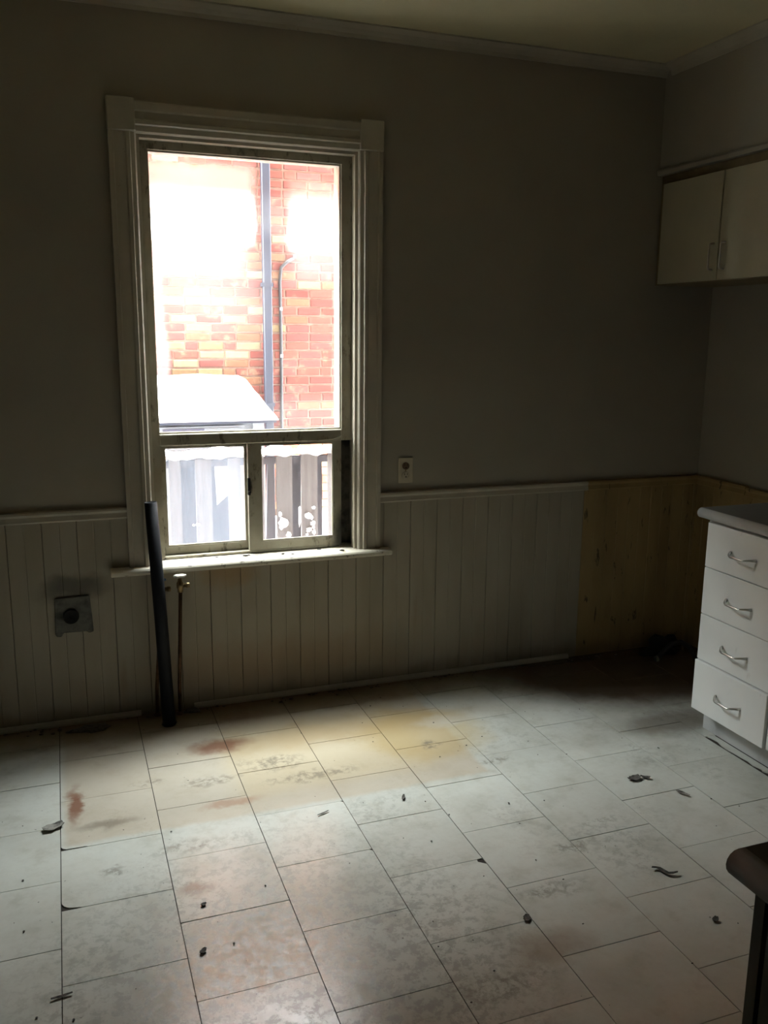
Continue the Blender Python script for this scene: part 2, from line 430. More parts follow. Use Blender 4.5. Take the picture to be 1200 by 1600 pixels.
# back wall (with the window opening), its outside face and the wainscot
wb = B()
for a in ((XL, WX0, 0, .18, -.12, 3.0), (WX1, XR, 0, .18, -.12, 3.0), (WX0, WX1, 0, .18, -.12, WZ0), (WX0, WX1, 0, .18, WZ1, 3.0)):
    wb.box(*a)
wall_back = tag(wb.build('wall_back', M['wall']), 'dim greige back wall with painted beadboard below the chair rail', 'wall', kind='structure')
wall_right = tag(B().box(XR, XR + .14, YB, 0, -.12, 3.0).build('wall_right', M['wall']), 'dim greige right wall behind the cabinets', 'wall', kind='structure')
tag(B().box(XL - .14, XL, YB, 0, -.12, 3.0).build('wall_left', M['wall']), 'plain greige side wall out of view on the left', 'wall', kind='structure')
tag(B().box(XL - .14, XR + .14, YB - .14, YB, -.12, 3.0).build('wall_front', M['wall']), 'plain greige wall behind the viewer', 'wall', kind='structure')
tag(B().box(XL, XR, YB, 0, ZC, ZC + .1).build('ceiling', M['ceil']), 'yellowed cream ceiling', 'ceiling', kind='structure')

def plank_mesh(w, d=.010):
    h = w / 2
    return [(-h + .0006, 0), (-h + .0006, -d + .0026), (-h + .0028, -d), (-.0030, -d), (-.0008, -d + .0016), (.0008, -d + .0016), (.0030, -d), (h - .0028, -d), (h - .0006, -d + .0026), (h - .0006, 0)]
PW = .129
x = 1.447 - 22 * PW; i = 0
protos = {}
while x < XR - .01:
    c = x + PW / 2
    w = PW if x + PW <= XR else XR - x
    under = x > .15 and x + PW < 1.33
    for xa, xb in ((x, .2215), (1.2965, x + PW)):
        if .02 < xb - xa < PW - .001 or (xa == 1.2965 and .005 < xb - xa < .10):
            if x < xa + .001 and x + PW > .2215 and xa != 1.2965 or (xa == 1.2965 and x < 1.2965):
                B().prism([(xa + .0005, -.0005), (xa + .0005, -.0098), (xb - .0005, -.0098), (xb - .0005, -.0005)], .6435, .846).build('plank', M['wains'], wall_back)
    top = .614 if under else .846
    old = c > 2.36
    key = (under, old, round(w, 3))
    if c - w / 2 > XL:
        d = .010 + random.uniform(-.0008, .0008)
        if key in protos: o = part(None, 'plank', protos[key], wall_back, loc=(x + w / 2, -.0005 + random.uniform(0, .0012), 0))
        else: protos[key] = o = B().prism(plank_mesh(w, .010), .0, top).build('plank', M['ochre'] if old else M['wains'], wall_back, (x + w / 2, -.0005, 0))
    x += PW
first = None
for j in range(9):
    y = -.012 - j * PW - PW / 2
    if first is None:
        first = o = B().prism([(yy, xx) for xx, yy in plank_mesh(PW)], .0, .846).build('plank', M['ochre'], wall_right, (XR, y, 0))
    else: part(None, 'plank', first, wall_right, loc=(XR, y, 0))

# chair rail, cornice, baseboard
rail = [(0, .846), (-.013, .846), (-.015, .852), (-.012, .862), (-.020, .870), (-.024, .880), (-.022, .888), (0, .890)]
tag(B().prism([(y - .010 * (z < .87), z) for y, z in rail], XL, .224, 'x').build('trim_1', M['trim']), 'cream chair rail moulding left of the window', 'trim', kind='structure')
tag(B().prism([(y - .010 * (z < .87), z) for y, z in rail], 1.294, 2.36, 'x').build('trim_2', M['trim']), 'cream chair rail moulding right of the window', 'trim', kind='structure')
tag(B().prism([(y - .010 * (z < .87), z) for y, z in rail], 2.362, XR, 'x').build('trim_3', M['ochre']), 'bare brown chair rail end in the right corner', 'trim', kind='structure')
rr = B(); rr.prism([(XR + y - .010 * (z < .87), z) for y, z in rail], -.36, -.026, 'y'); rr.prism([(XR + y - .010 * (z < .87), z - .006) for y, z in rail], -1.2, -.364, 'y')
tag(rr.build('trim_4', M['ochre']), 'bare brown chair rail along the right wall with a broken joint', 'trim', kind='structure')
cor = [(0, 2.722), (-.008, 2.722), (-.011, 2.735), (-.022, 2.750), (-.038, 2.758), (-.046, 2.762), (-.046, ZC), (0, ZC)]
tag(B().prism(cor, XL, 2.665, 'x').build('trim_5', M['trim']), 'cream cornice moulding above the back wall', 'trim', kind='structure')
tag(B().prism([(2.665 + y, z) for y, z in cor], YB, -.047, 'y').build('trim_6', M['trim']), 'cream cornice moulding along the soffit', 'trim', kind='structure')
bb = [(-.010, .0), (-.026, .0), (-.026, .008), (-.021, .017), (-.015, .021), (-.010, .021)]
base = tag(B().prism(bb, XL, .24, 'x').build('baseboard_left', M['dirtytrim']), 'thin dirty quarter-round at the wall foot left of the pipes', 'baseboard', kind='structure')
tag(B().prism(bb, .46, 2.30, 'x').build('baseboard_back', M['dirtytrim']), 'thin cream quarter-round along the wall foot, missing at the right corner', 'baseboard', kind='structure')

# soffit above the wall cabinets
sf = tag(B().box(2.665, XR, YB, 0, 2.302, ZC).build('trim_7', M['wall']), 'boxed greige soffit above the wall cabinets', 'soffit', kind='structure')
B().prism([(2.665, 2.302), (2.653, 2.302), (2.651, 2.318), (2.655, 2.326), (2.665, 2.328)], YB, 0, 'y').build('moulding', M['dirtytrim'], sf)

# ------------------------------------------------------------------ window
win = thing('window_1', 'tall sash window with fixed upper pane, two sliding panes below and cream casing', 'window', kind='structure')
def casing(x0, sgn):          # profile across the casing, outer edge first
    p = [(0, 0), (0, -.026), (.016, -.026), (.020, -.020), (.058, -.018), (.064, -.024), (.076, -.025), (.080, -.017), (.094, -.015), (.100, -.009), (.100, 0)]
    return [(x0 + sgn * a, b) for a, b in p]
B().prism(casing(.222, 1), .641, 2.302).build('side_casing', M['trim'], win)
B().prism(casing(1.296, -1), .641, 2.302).build('side_casing', M['trim'], win)
hp = [(0, 2.300), (-.010, 2.300), (-.016, 2.306), (-.018, 2.325), (-.025, 2.330), (-.026, 2.342), (-.018, 2.348), (-.018, 2.374), (-.026, 2.380), (-.028, 2.404), (-.022, 2.409), (0, 2.410)]
B().prism(hp, .320, 1.198, 'x').build('head_casing', M['trim'], win)
for xa in (.220, 1.198): B().box(xa, xa + .100, -.030, 0, 2.303, 2.420).bevel(.003, 1).build('corner_block', M['trim'], win)
st = B().prism([(-.058, .618), (-.064, .624), (-.064, .634), (-.058, .640), (-.050, .6415), (0, .6425), (0, .614), (-.052, .614)], .148, 1.340, 'x')
st.build('sill_nose', M['sill'], win)
B().prism([(0, .6425), (.17, .650), (.17, .614), (0, .614)], WX0, WX1, 'x').build('sill', M['sill'], win)
# inner stop beads that ring the opening
sb = B(); sb.box(WX0, WX0 + .012, .002, .045, .645, WZ1); sb.box(WX1 - .012, WX1, .002, .045, .645, WZ1); sb.box(WX0 + .012, WX1 - .012, .002, .045, WZ1 - .012, WZ1)
sb.build('stop_bead', M['trim'], win)
fr = B(); fr.box(WX0, .3665, .045, .15, .647, WZ1); fr.box(1.139, WX1, .045, .15, 1.121, WZ1); fr.box(.3665, 1.139, .045, .15, 2.257, WZ1)
fr.build('outer_frame', M['frame'], win)
B().box(1.139, WX1, .105, .15, .647, 1.121).build('side_channel', M['grime'], win)
mr = B().box(.3665, 1.139, .040, .13, 1.121, 1.170).bevel(.004, 1).build('meeting_rail', M['frame'], win)
tb = B(); tb.box(.3665, .3705, .060, .074, 1.170, 2.257); tb.box(1.133, 1.139, .056, .074, 1.170, 2.257); tb.box(.3705, 1.133, .060, .074, 2.251, 2.257); tb.box(.3705, 1.133, .056, .074, 1.170, 1.176)
tb.build('glazing_bead', M['trim'], mr)
B().box(.3670, 1.1385, .076, .080, 1.1705, 2.2565).build('upper_pane', G_UP, win)
# lower opening: side channels, two sliding sashes
ch = B(); ch.box(.3665, .372, .05, .13, .652, 1.121); ch.box(1.128, 1.139, .05, .13, .652, 1.121); ch.box(.372, 1.128, .05, .13, .646, .656)
ch.build('track', M['frame'], win)
def sash(x0, x1, z0, z1, y0, y1, l, r, b, t, mat):
    s = B(); s.box(x0, x0 + l, y0, y1, z0, z1); s.box(x1 - r, x1, y0, y1, z0, z1); s.box(x0 + l, x1 - r, y0, y1, z0, z0 + b); s.box(x0 + l, x1 - r, y0, y1, z1 - t, z1)
    o = s.build('sash', M['frame'], win)
    gb = B(); gb.box(x0 + l, x1 - r, y0 + .004, y0 + .012, z0 + b, z0 + b + .006); gb.box(x0 + l, x0 + l + .004, y0 + .004, y0 + .012, z0 + b + .006, z1 - t); gb.box(x1 - r - .004, x1 - r, y0 + .004, y0 + .012, z0 + b + .006, z1 - t)
    gb.build('glazing_bead', M['trim'], o)
    B().box(x0 + l, x1 - r, y0 + .013, y0 + .016, z0 + b, z1 - t).build('pane', mat, o); return o
s1 = sash(.373, .752, .657, 1.120, .082, .108, .016, .030, .034, .014, G_LO)
s2 = sash(.727, 1.128, .657, 1.120, .050, .076, .056, .026, .036, .012, G_RO)
la = B(); la.box(.722, .734, .038, .050, .900, .975).bevel(.003, 1); la.lathe([(.006, 0), (.006, -.012), (.004, -.014)], (.728, .040, .915), 'y', 10)
la.build('latch', M['hole'], s2)
pp = B().prism([(1.02, 1.122), (1.05, 1.126), (1.10, 1.129), (1.135, 1.143), (1.137, 1.137), (1.105, 1.121), (1.04, 1.118)], .030, .036, 'y').build('peeling_paint', M['trim'], mr)

# ------------------------------------------------------------------ outlets and pipes
ot = thing('outlet', 'almond duplex wall outlet above the chair rail right of the window', 'outlet', loc=(1.421, 0, .983))
local(B().box(1.386, 1.456, -.006, 0, .926, 1.040).bevel(.002, 2).build('cover_plate', M['almond'], ot), ot)
for zc, mt in ((1.003, 'brownplast'), (.962, 'almond')):
    pr = B().lathe([(.0165, 0), (.0165, -.003), (.015, -.004)], (1.421, -.006, zc), 'y', 18).build('receptacle', M[mt], ot); local(pr, ot)
    sl = B(); sl.box(1.4135, 1.4155, -.0108, -.0100, zc + .001, zc + .009); sl.box(1.4265, 1.4285, -.0108, -.0100, zc + .001, zc + .009)
    sl.lathe([(.0028, 0), (.0028, -.0008)], (1.421, -.0100, zc - .007), 'y', 10)
    sl.build('slot', M['hole'], pr)
local(B().lathe([(.003, 0), (.0025, -.0012)], (1.421, -.006, .9825), 'y', 10).build('screw', M['brass'], ot), ot)

rp = thing('range_outlet', 'square galvanised plate with round black opening, low on the left beadboard', 'outlet', loc=(-.005, 0, .462))
pb = B(); pb.prism([(-.075, .392), (-.070, .538), (.062, .540), (.068, .450), (.070, .388), (.052, .384), (.044, .392), (-.045, .394), (-.052, .378), (-.070, .380)], -.022, -.0105, 'y')
pb.bevel(.003, 1); local(pb.build('plate', M['galv'], rp), rp)
rb = B().lathe([(.030, 0), (.030, -.010), (.027, -.013), (.024, -.010), (.0, -.009)], (-.012, -.022, .462), 'y', 24).build('receptacle', M['hole'], rp); local(rb, rp)
sl = B(); sl.box(-.026, -.022, -.034, -.031, .462, .476); sl.box(-.002, .002, -.034, -.031, .462, .476); sl.box(-.018, -.006, -.034, -.031, .446, .450)
sl.build('slot', M['black'], rb)
for xs, zs in ((-.060, .525), (.050, .525)): local(B().lathe([(.005, 0), (.004, -.002)], (xs, -.022, zs), 'y', 10).build('screw', M['galv'], rp), rp)

dp = thing('drain_pipe', 'tall black plastic drain pipe leaning upright in front of the window sill', 'pipe', loc=(.339, -.15, 0))
top, bot, mid = Vector((.308, -.105, .922)), Vector((.339, -.150, .0)), Vector((.325, -.128, .47))
db = B(); d = (top - bot).normalized(); up_ = Vector((0, 1, 0)) - d * d.y; up_.normalize(); sd = d.cross(up_)
def ring(bm, c, r): return [bm.verts.new(c + (up_ * math.cos(2 * PI * k / 24) + sd * math.sin(2 * PI * k / 24)) * r) for k in range(24)]
rings = [ring(db.bm, bot, .0265), ring(db.bm, mid, .0255), ring(db.bm, top, .0245), ring(db.bm, top, .0200), ring(db.bm, top - d * .3, .0200)]
for a, b in zip(rings, rings[1:]):
    for k in range(24):
        f = db.bm.faces.new((a[k], a[(k + 1) % 24], b[(k + 1) % 24], b[k])); f.smooth = True
db.bm.faces.new(rings[0][::-1]); db.bm.faces.new(rings[-1])
local(db.build('pipe', M['black'], dp), dp)
local(B().tube([bot + d * .012, bot + d * .002 + Vector((0, 0, .004))], [.028, .031], 20).build('floor_collar', M['black'], dp), dp)

def supply(x0, y0, hx, hy, htop, label, handle, hr):
    o = thing('shutoff_valve', label, 'valve', 'water shut-off valves under the window', loc=(x0, y0, 0))
    local(B().tube([(x0, y0, 0), (x0 + .002, y0 - .004, .12), (hx, hy, htop - .062)], .0075, 12).build('supply_pipe', M['copper'], o), o)
    local(B().lathe([(.016, 0), (.015, .006), (.009, .012)], (x0, y0, 0), 'z', 14).build('floor_collar', M['copper'], o), o)
    vb = B(); vb.lathe([(.009, -.064), (.012, -.062), (.012, -.048), (.015, -.044), (.015, -.024), (.010, -.018), (.008, -.006), (.004, -.004), (.004, 0)], (hx, hy, htop), 'z', 14)
    local(vb.build('valve_body', M['brass'], o), o)
    ou = B().lathe([(.008, 0), (.008, .012), (.011, .013), (.011, .026), (.007, .028)], (hx + .010, hy - .002, htop - .036), 'x', 12)
    local(ou.build('outlet_stub', M['brass'], o), o)
    hb = B()
    pts = []
    for k in range(24):
        a = 2 * PI * k / 24; r = hr * (1 + .10 * math.cos(6 * a)); pts.append((hx + r * math.cos(a), hy + .7 * r * math.sin(a)))
    hb.prism(pts, htop, htop + .009); hb.bevel(.002, 1)
    local(hb.build('handle', M[handle], o), o)
    return o
supply(.394, -.056, .4105, -.095, .606, 'water shut-off valve with white oval handle right of the black pipe', 'whiteplast', .025)
supply(.303, -.040, .338, -.066, .588, 'water shut-off valve with blue handle half hidden behind the black pipe', 'blueplast', .020)

# ------------------------------------------------------------------ base cabinets on the right
def bow_handle(y0, y1, z, x, parent):
    ym = (y0 + y1) / 2; h = (y1 - y0) / 2
    t = B(); pts = [(x, ym - h, z), (x - .016, ym - h + .012, z - .001), (x - .029, ym - h + .026, z - .004), (x - .032, ym - h + .034, z - .006), (x - .032, ym + h - .034, z - .006), (x - .029, ym + h - .026, z - .004), (x - .016, ym + h - .012, z - .001), (x, ym + h, z)]
    t.tube(pts, [.0058, .0048, .0044, .0044, .0044, .0044, .0048, .0058], 8)
    return t.build('handle', M['chrome'], parent)
cb = thing('base_cabinet', 'white four-drawer base cabinet under the grey countertop', 'cabinet', loc=(2.65, -1.1, 0))
c = B(); c.box(2.349, 2.985, -.906, -.890, .106, .884); c.box(2.349, 2.985, -1.296, -1.280, .106, .884); c.box(2.349, 2.985, -1.280, -.906, .106, .122); c.box(2.970, 2.985, -1.280, -.906, .122, .884); c.box(2.349, 2.985, -1.280, -.906, .868, .884)
local(c.build('carcass', M['lam'], cb), cb)
local(B().box(2.405, 2.42, -1.296, -.886, 0, .106).build('toe_kick', M['kick'], cb), cb)
for z0, z1, xo in ((.699, .874, 0), (.509, .695, 0), (.320, .505, 0), (.110, .316, -.009)):
    dr = B().box(2.330 + xo, 2.348 + xo, -1.291, -.904, z0, z1).bevel(.0012, 1).build('drawer', M['lam'], cb); local(dr, cb)
    bow_handle(-1.168, -1.036, (z0 + z1) / 2 - .003, 2.330 + xo, dr)
c2 = thing('base_cabinet', 'white base cabinet with a plain door at the right edge, next to the drawers', 'cabinet', loc=(2.65, -1.6, 0))
c = B(); c.box(2.349, 2.985, -1.314, -1.298, .106, .884); c.box(2.349, 2.985, -2.00, -1.984, .106, .884); c.box(2.349, 2.985, -1.984, -1.314, .106, .122); c.box(2.970, 2.985, -1.984, -1.314, .122, .884); c.box(2.349, 2.985, -1.984, -1.314, .868, .884)
local(c.build('carcass', M['lam'], c2), c2)
local(B().box(2.405, 2.42, -2.0, -1.298, 0, .106).build('toe_kick', M['kick'], c2), c2)
for a, b_ in ((-1.646, -1.299), (-1.998, -1.650)):
    dd = B().box(2.330, 2.348, a, b_, .110, .874).bevel(.0012, 1).build('door', M['lam'], c2); local(dd, c2)
    B().tube([(2.330, (-1.60 if a > -1.7 else -1.70), .70), (2.304, (-1.60 if a > -1.7 else -1.70), .71), (2.304, (-1.60 if a > -1.7 else -1.70), .79), (2.330, (-1.60 if a > -1.7 else -1.70), .80)], .0045, 8).build('handle', M['chrome'], dd)
def bullnose(x0, x1, z0, z1, back=0):
    r = (z1 - z0) / 2; pts = [(x0 + r + r * math.cos(PI / 2 + PI * k / 8), z0 + r + r * math.sin(PI / 2 + PI * k / 8)) for k in range(9)]
    return pts
ct = thing('countertop', 'grey laminate countertop with pale rounded edge on the drawer cabinet', 'countertop', loc=(2.65, -1.4, .886))
local(B().box(2.328, 3.008, -2.02, -.862, .886, .9245).build('slab', M['top'], ct), ct)
local(B().prism(bullnose(2.308, 0, .886, .9245) + [(2.328, .886), (2.328, .9245)][0:0] + [(2.3275, .886), (2.3275, .9245)], -2.02, -.862, 'y', True).build('front_edge', M['edge'], ct), ct)

# wall cabinet
uc = thing('wall_cabinet', 'cream two-door wall cabinet hung under the soffit in the right corner', 'cabinet', loc=(2.84, -.45, 1.81))
c = B(); c.box(2.680, 3.015, -.044, -.004, 1.812, 2.300); c.box(2.680, 3.015, -.860, -.842, 1.812, 2.300); c.box(2.680, 3.015, -.842, -.044, 1.812, 1.828); c.box(2.680, 3.015, -.842, -.044, 2.262, 2.300); c.box(3.0, 3.015, -.842, -.044, 1.828, 2.262)
local(c.build('carcass', M['core'], uc), uc)
for a, b_, hy in ((-.4390, -.043, -.412), (-.846, -.4455, -.482)):
    dd = B().box(2.660, 2.678, a, b_, 1.816, 2.260).bevel(.0012, 1).build('door', M['upper'], uc); local(dd, uc)
    B().tube([(2.660, hy, 1.858), (2.640, hy, 1.860), (2.636, hy, 1.868), (2.636, hy, 1.958), (2.640, hy, 1.966), (2.660, hy, 1.968)], .0042, 8).build('handle', M['chrome'], dd)
# near counter at the right edge, close to the viewer
nc = thing('near_cabinet', 'dark cabinet end beside the viewer at the lower right', 'cabinet', loc=(1.1, -3.1, 0))
c = B(); c.box(.842, 1.42, -2.790, -2.772, 0, .868); c.box(.860, 1.42, -3.9, -2.790, .08, .098); c.box(.860, 1.42, -3.9, -2.790, .850, .868); c.box(1.405, 1.42, -3.9, -2.790, .098, .85)
local(c.build('carcass', M['olive'], nc), nc)
local(B().box(.842, .860, -3.25, -2.797, .10, .852).bevel(.0015, 1).build('door', M['olive'], nc), nc)
local(B().box(.842, .860, -3.9, -3.254, .10, .852).bevel(.0015, 1).build('door', M['olive'], nc), nc)
nt_ = thing('near_countertop', 'charcoal countertop corner with rounded edge at the lower right', 'countertop', loc=(1.1, -3.1, .87))
local(B().box(.8305, 1.46, -3.95, -2.757, .869, .9075).build('slab', M['darklam'], nt_), nt_)
local(B().prism(bullnose(.8005, 0, .869, .9075) + [(.830, .869), (.830, .9075)], -3.95, -2.757, 'y', True).build('front_edge', M['olive'], nt_), nt_)

# ------------------------------------------------------------------ debris
def flake(name, label, x, y, l, w, ang, curl, mat, cat='debris', kink=0.):
    o = B(); n = 7; rows = []
    for i in range(n):
        t = i / (n - 1); u = (t - .5) * l
        ww = w * (.35 + .65 * math.sin(PI * min(max(t, .08), .95))) * random.uniform(.8, 1.15)
        z = .0015 + .4 * curl * (abs(t - .45) * 2) ** 2
        off = kink * math.sin(t * 7)
        rows.append([(u, off - ww / 2, z + curl * .3), (u, off, z), (u, off + ww / 2, z + curl * .15)])
    bm = o.bm; vs = [[bm.verts.new(p) for p in r] for r in rows]; vt = [[bm.verts.new((p[0], p[1], p[2] + .0016)) for p in r] for r in rows]
    for A, flip in ((vs, True), (vt, False)):
        for i in range(n - 1):
            for j in range(2):
                q = (A[i][j], A[i + 1][j], A[i + 1][j + 1], A[i][j + 1]); bm.faces.new(q[::-1] if flip else q)
    per = [(i, 0) for i in range(n)] + [(n - 1, 1)] + [(i, 2) for i in range(n - 1, -1, -1)] + [(0, 1)]
    for a, b in zip(per, per[1:] + per[:1]): bm.faces.new((vs[a[0]][a[1]], vs[b[0]][b[1]], vt[b[0]][b[1]], vt[a[0]][a[1]]))
    r = o.build(name, mat, None, (x, y, .0005)); r.rotation_euler = (0, 0, ang); return tag(r, label, cat, 'loose flakes on the floor')
flake('flake', 'curled grey flake lying across the leftmost long tile joint', -.105, -.805, .065, .045, .35, .012, M['palecrumb'])
flake('flake', 'dark crumpled scrap on the tile in front of the drawers', 1.875, -1.157, .050, .036, .1, .012, M['crumb'])
flake('flake', 'small dark scrap just right of the crumpled one before the drawers', 1.918, -1.163, .035, .018, -.7, .010, M['crumb'])
flake('flake', 'flat greyish chip on a tile joint below the bottom drawer', 1.975, -1.300, .050, .020, -1.2, .004, M['palecrumb'])
flake('flake', 'twisted dark strip on the tile left of the near counter', 1.62, -1.662, .075, .018, -.75, .010, M['crumb'], kink=.008)
flake('flake', 'small black crumb on the tile beside the near counter edge', 1.612, -1.893, .022, .018, .6, .006, M['crumb'])
flake('flake', 'dark chip wedged at a tile corner in the middle of the floor', 1.122, -1.715, .026, .022, 1.0, .006, M['crumb'])
flake('flake', 'tiny brown shred at the front edge of the yellow stain', 1.034, -1.004, .030, .012, 1.1, .006, M['crumb'])
flake('flake', 'thin black sliver on the tile below the ochre stain', .743, -1.010, .045, .006, .35, .003, M['crumb'])
flake('flake', 'black sliver across the left tile joint near the lower edge', -.084, -1.596, .050, .009, .1, .004, M['crumb'])
flake('flake', 'small black pellet on the scuffed tile at centre left', .292, -1.36, .016, .013, .3, .005, M['crumb'])
flake('flake', 'dark shred beside the long joint left of the glossy scuffed tile', .262, -1.55, .022, .014, .8, .005, M['crumb'])
gr = B(); rnd = random.Random(4)
for _ in range(130):
    x_, y_ = rnd.uniform(-.3, 2.3), rnd.uniform(-2.1, -.12)
    if -.10 < x_ < .16 and y_ > -.16: continue
    r_ = rnd.choice((.0012, .0015, .002, .0025, .0035))
    bmesh.ops.create_icosphere(gr.bm, subdivisions=1, radius=r_, matrix=Matrix.Translation((x_, y_, r_ * .4 + .0004)) @ Matrix.Diagonal((1, rnd.uniform(.5, 1.4), .5, 1)))
for _ in range(120):      # more of it swept against the wall foot
    x_, y_ = rnd.uniform(-.6, 2.62), -.03 - abs(rnd.gauss(0, .025))
    if -.08 < x_ < .15 or .38 < x_ < .51: continue
    r_ = rnd.uniform(.002, .007)
    bmesh.ops.create_icosphere(gr.bm, subdivisions=1, radius=r_, matrix=Matrix.Translation((x_, y_, r_ * .4 + .0004)) @ Matrix.Diagonal((1.4, rnd.uniform(.6, 1.2), .6, 1)))
tag(gr.build('floor_grit', M['crumb']), 'dark grit and crumbs scattered over the tile floor', 'debris', kind='stuff')
gs = B()
for (x_, r_) in ((.58, .006), (.70, .009), (.715, .005), (.86, .008), (.90, .006), (1.03, .007), (1.12, .009)):
    gs.lump((x_, rnd.uniform(-.03, .03), .645), r_ * 1.3, r_, r_ * .6, .3, 1, True)
tag(gs.build('sill_grit', M['crumb']), 'dark paint crumbs lying on the window sill', 'debris', kind='stuff')

# ragged debris and dark lumps by the wall foot, hose in the corner
tag(B().lump((.445, -.055, .002), .035, .016, .014, .35, 2, True).build('rubble', M['crumb']), 'dark lump of rubble at the foot of the right shut-off pipe', 'debris', 'rubble at the wall foot')
tag(B().lump((.035, -.085, .001), .075, .035, .006, .35, 2, True).build('rubble', M['crumb']), 'flat dark lump standing in for a floor hole at the wall foot left of the pipes', 'debris', 'rubble at the wall foot')  # dark lump added in place of a hole in the floor
tag(B().lump((2.80, -.10, .002), .11, .05, .09, .35, 3, True).build('rubble', M['hole']), 'black lump in the right corner behind the drawer cabinet', 'debris', 'rubble at the wall foot')
hz = [(2.70, -.20, .014), (2.73, -.205, .05), (2.77, -.21, .085), (2.82, -.215, .09), (2.86, -.22, .07), (2.885, -.235, .03), (2.87, -.27, .014)]
hs = thing('hose', 'short grey hose arched over the floor in the right corner', 'hose', loc=(2.8, -.22, 0))
local(B().tube(hz, .012, 10).build('tubing', M['cable'], hs), hs)
local(B().tube([hz[0], (2.685, -.199, .010)], [.015, .014], 10).build('coupling', M['galv'], hs), hs)

# ------------------------------------------------------------------ outside
ZG = -.62
gd = B(); nx, ny = 80, 26
gv = [[gd.bm.verts.new((-10 + 22 * i / nx, .18 + 3.76 * j / ny, ZG + .05 * math.sin(i * .9 + j) * math.sin(j * .7) + (.55 * max(0, 1 - (3.94 - (.18 + 3.76 * j / ny)) / .9) * (.7 + .3 * math.sin(i * .8)) if 40 > i else .62 * max(0, 1 - (3.94 - (.18 + 3.76 * j / ny)) / .9)))) for i in range(nx + 1)] for j in range(ny + 1)]
for j in range(ny):
    for i in range(nx):
        f = gd.bm.faces.new((gv[j][i], gv[j][i + 1], gv[j + 1][i + 1], gv[j + 1][i])); f.smooth = True
tag(gd.build('snowy_ground', M['snow']), 'snow covered ground of the side yard between the houses', 'ground', kind='structure')
ow = B()
for a in ((-10, WX0 - .02, .18, .26, ZG - .2, 16.0), (WX1 + .02, 12, .18, .26, ZG - .2, 16.0), (WX0 - .02, WX1 + .02, .18, .26, ZG - .2, WZ0), (WX0 - .02, WX1 + .02, .18, .26, WZ1, 16.0)): ow.box(*a)  # unseen height and length stretched to keep sky light off the yard
tag(ow.build('wall_outside', M['stucco']), 'rendered outer face of the house around the window, unseen height raised to dim the yard', 'wall', kind='structure')

# neighbour's brick wall
DB, HB = 3.94, 5.6  # unseen top height chosen for how much sky reaches the floor
bw = tag(B().box(-10, 12, DB + .002, DB + .3, ZG - .3, HB).build('brick_wall', M['mortar']), 'red and yellow brick wall of the neighbouring house seen through the window, overexposure painted in as extra yellow at left', 'wall')
BL, BH = .213, .0735
bp = B().box(-.1005, .1005, -.006, .02, -.0305, .0305).bevel(.006, 2)
bproto = None
fb = {}
rb_ = random.Random(11)
def bcol(x, z):
    left = max(0, min(1, (1.55 - x) / .9)); t = rb_.random()  # extra yellow towards the left paints overexposure into the brick colour
    if t < .04 + .42 * left: c = rb_.choice(((.66, .50, .27), (.62, .42, .22), (.68, .55, .34)))
    elif t < .16 + .44 * left: c = (.56, .26, .15)
    else: c = rb_.choice(((.47, .145, .11), (.50, .17, .125), (.42, .125, .10), (.48, .165, .14)))
    k = rb_.uniform(.88, 1.12); k *= .25; return (c[0] * k, c[1] * k, c[2] * k, 1)
stuff = {}
row = 0; z = ZG - .2
while z < HB - .05:
    off = 0 if row % 2 else BL / 2
    xx = -3.9 + off + rb_.uniform(-.012, .012)
    while xx < 5.9:
        L = BL if rb_.random() > .10 else BL / 2
        cx = xx + L / 2
        if .62 < cx < 2.52 and .72 < z < 3.02:
            if bproto is None:
                bproto = o = bp.build('brick', M['brick'], bw, (cx, DB, z)); o.color = bcol(cx, z)
            else: o = part(None, 'brick', bproto, bw, bcol(cx, z), (cx, DB, z))
            o.scale = ((L - .012) / .201, 1, rb_.uniform(.88, 1.03)); o.rotation_euler = (rb_.uniform(-.01, .01), rb_.uniform(-.012, .012), 0)
        else: stuff.setdefault(rb_.randrange(3), B()).box(cx - L / 2 + .006, cx + L / 2 - .006, DB - .006, DB + .012, z - .0305, z + .0305)
        xx += L
    z += BH; row += 1
for k, col in enumerate(((.47, .14, .09, 1), (.54, .24, .14, 1), (.60, .42, .22, 1))):
    o = stuff[k].build('brick_field', M['brick'], bw); o.color = col; o['kind'] = 'stuff'

ds = thing('downspout', 'slate blue metal downspout running down the brick wall', 'downspout', loc=(1.69, DB, 1))
dpb = B().box(1.650, 1.722, DB - .085, DB - .030, ZG + .1, HB).bevel(.006, 1); local(dpb.build('pipe', M['spout'], ds), ds)
for zz in (.95, 1.95, 3.1): local(B().box(1.640, 1.732, DB - .090, DB - .0085, zz, zz + .03).build('strap', M['spout'], ds), ds)
cd = thing('cable', 'thin dark cable running down the brick wall right of the downspout', 'cable', loc=(1.8, DB, 1))
local(B().tube([(1.93, DB - .012, 2.19), (1.88, DB - .016, 2.165), (1.82, DB - .016, 2.11), (1.808, DB - .016, 2.0), (1.812, DB - .016, 1.5), (1.806, DB - .016, .6), (1.80, DB - .016, -.4)], .014, 8).build('wire', M['cable'], cd), cd)
for zz in (1.755, 2.19, 1.36): local(B().box(1.80 + (.125 if zz > 2 else 0), 1.825 + (.125 if zz > 2 else 0), DB - .030, DB - .006, zz, zz + .03).bevel(.003, 1).build('clip', M['siding'], cd), cd)

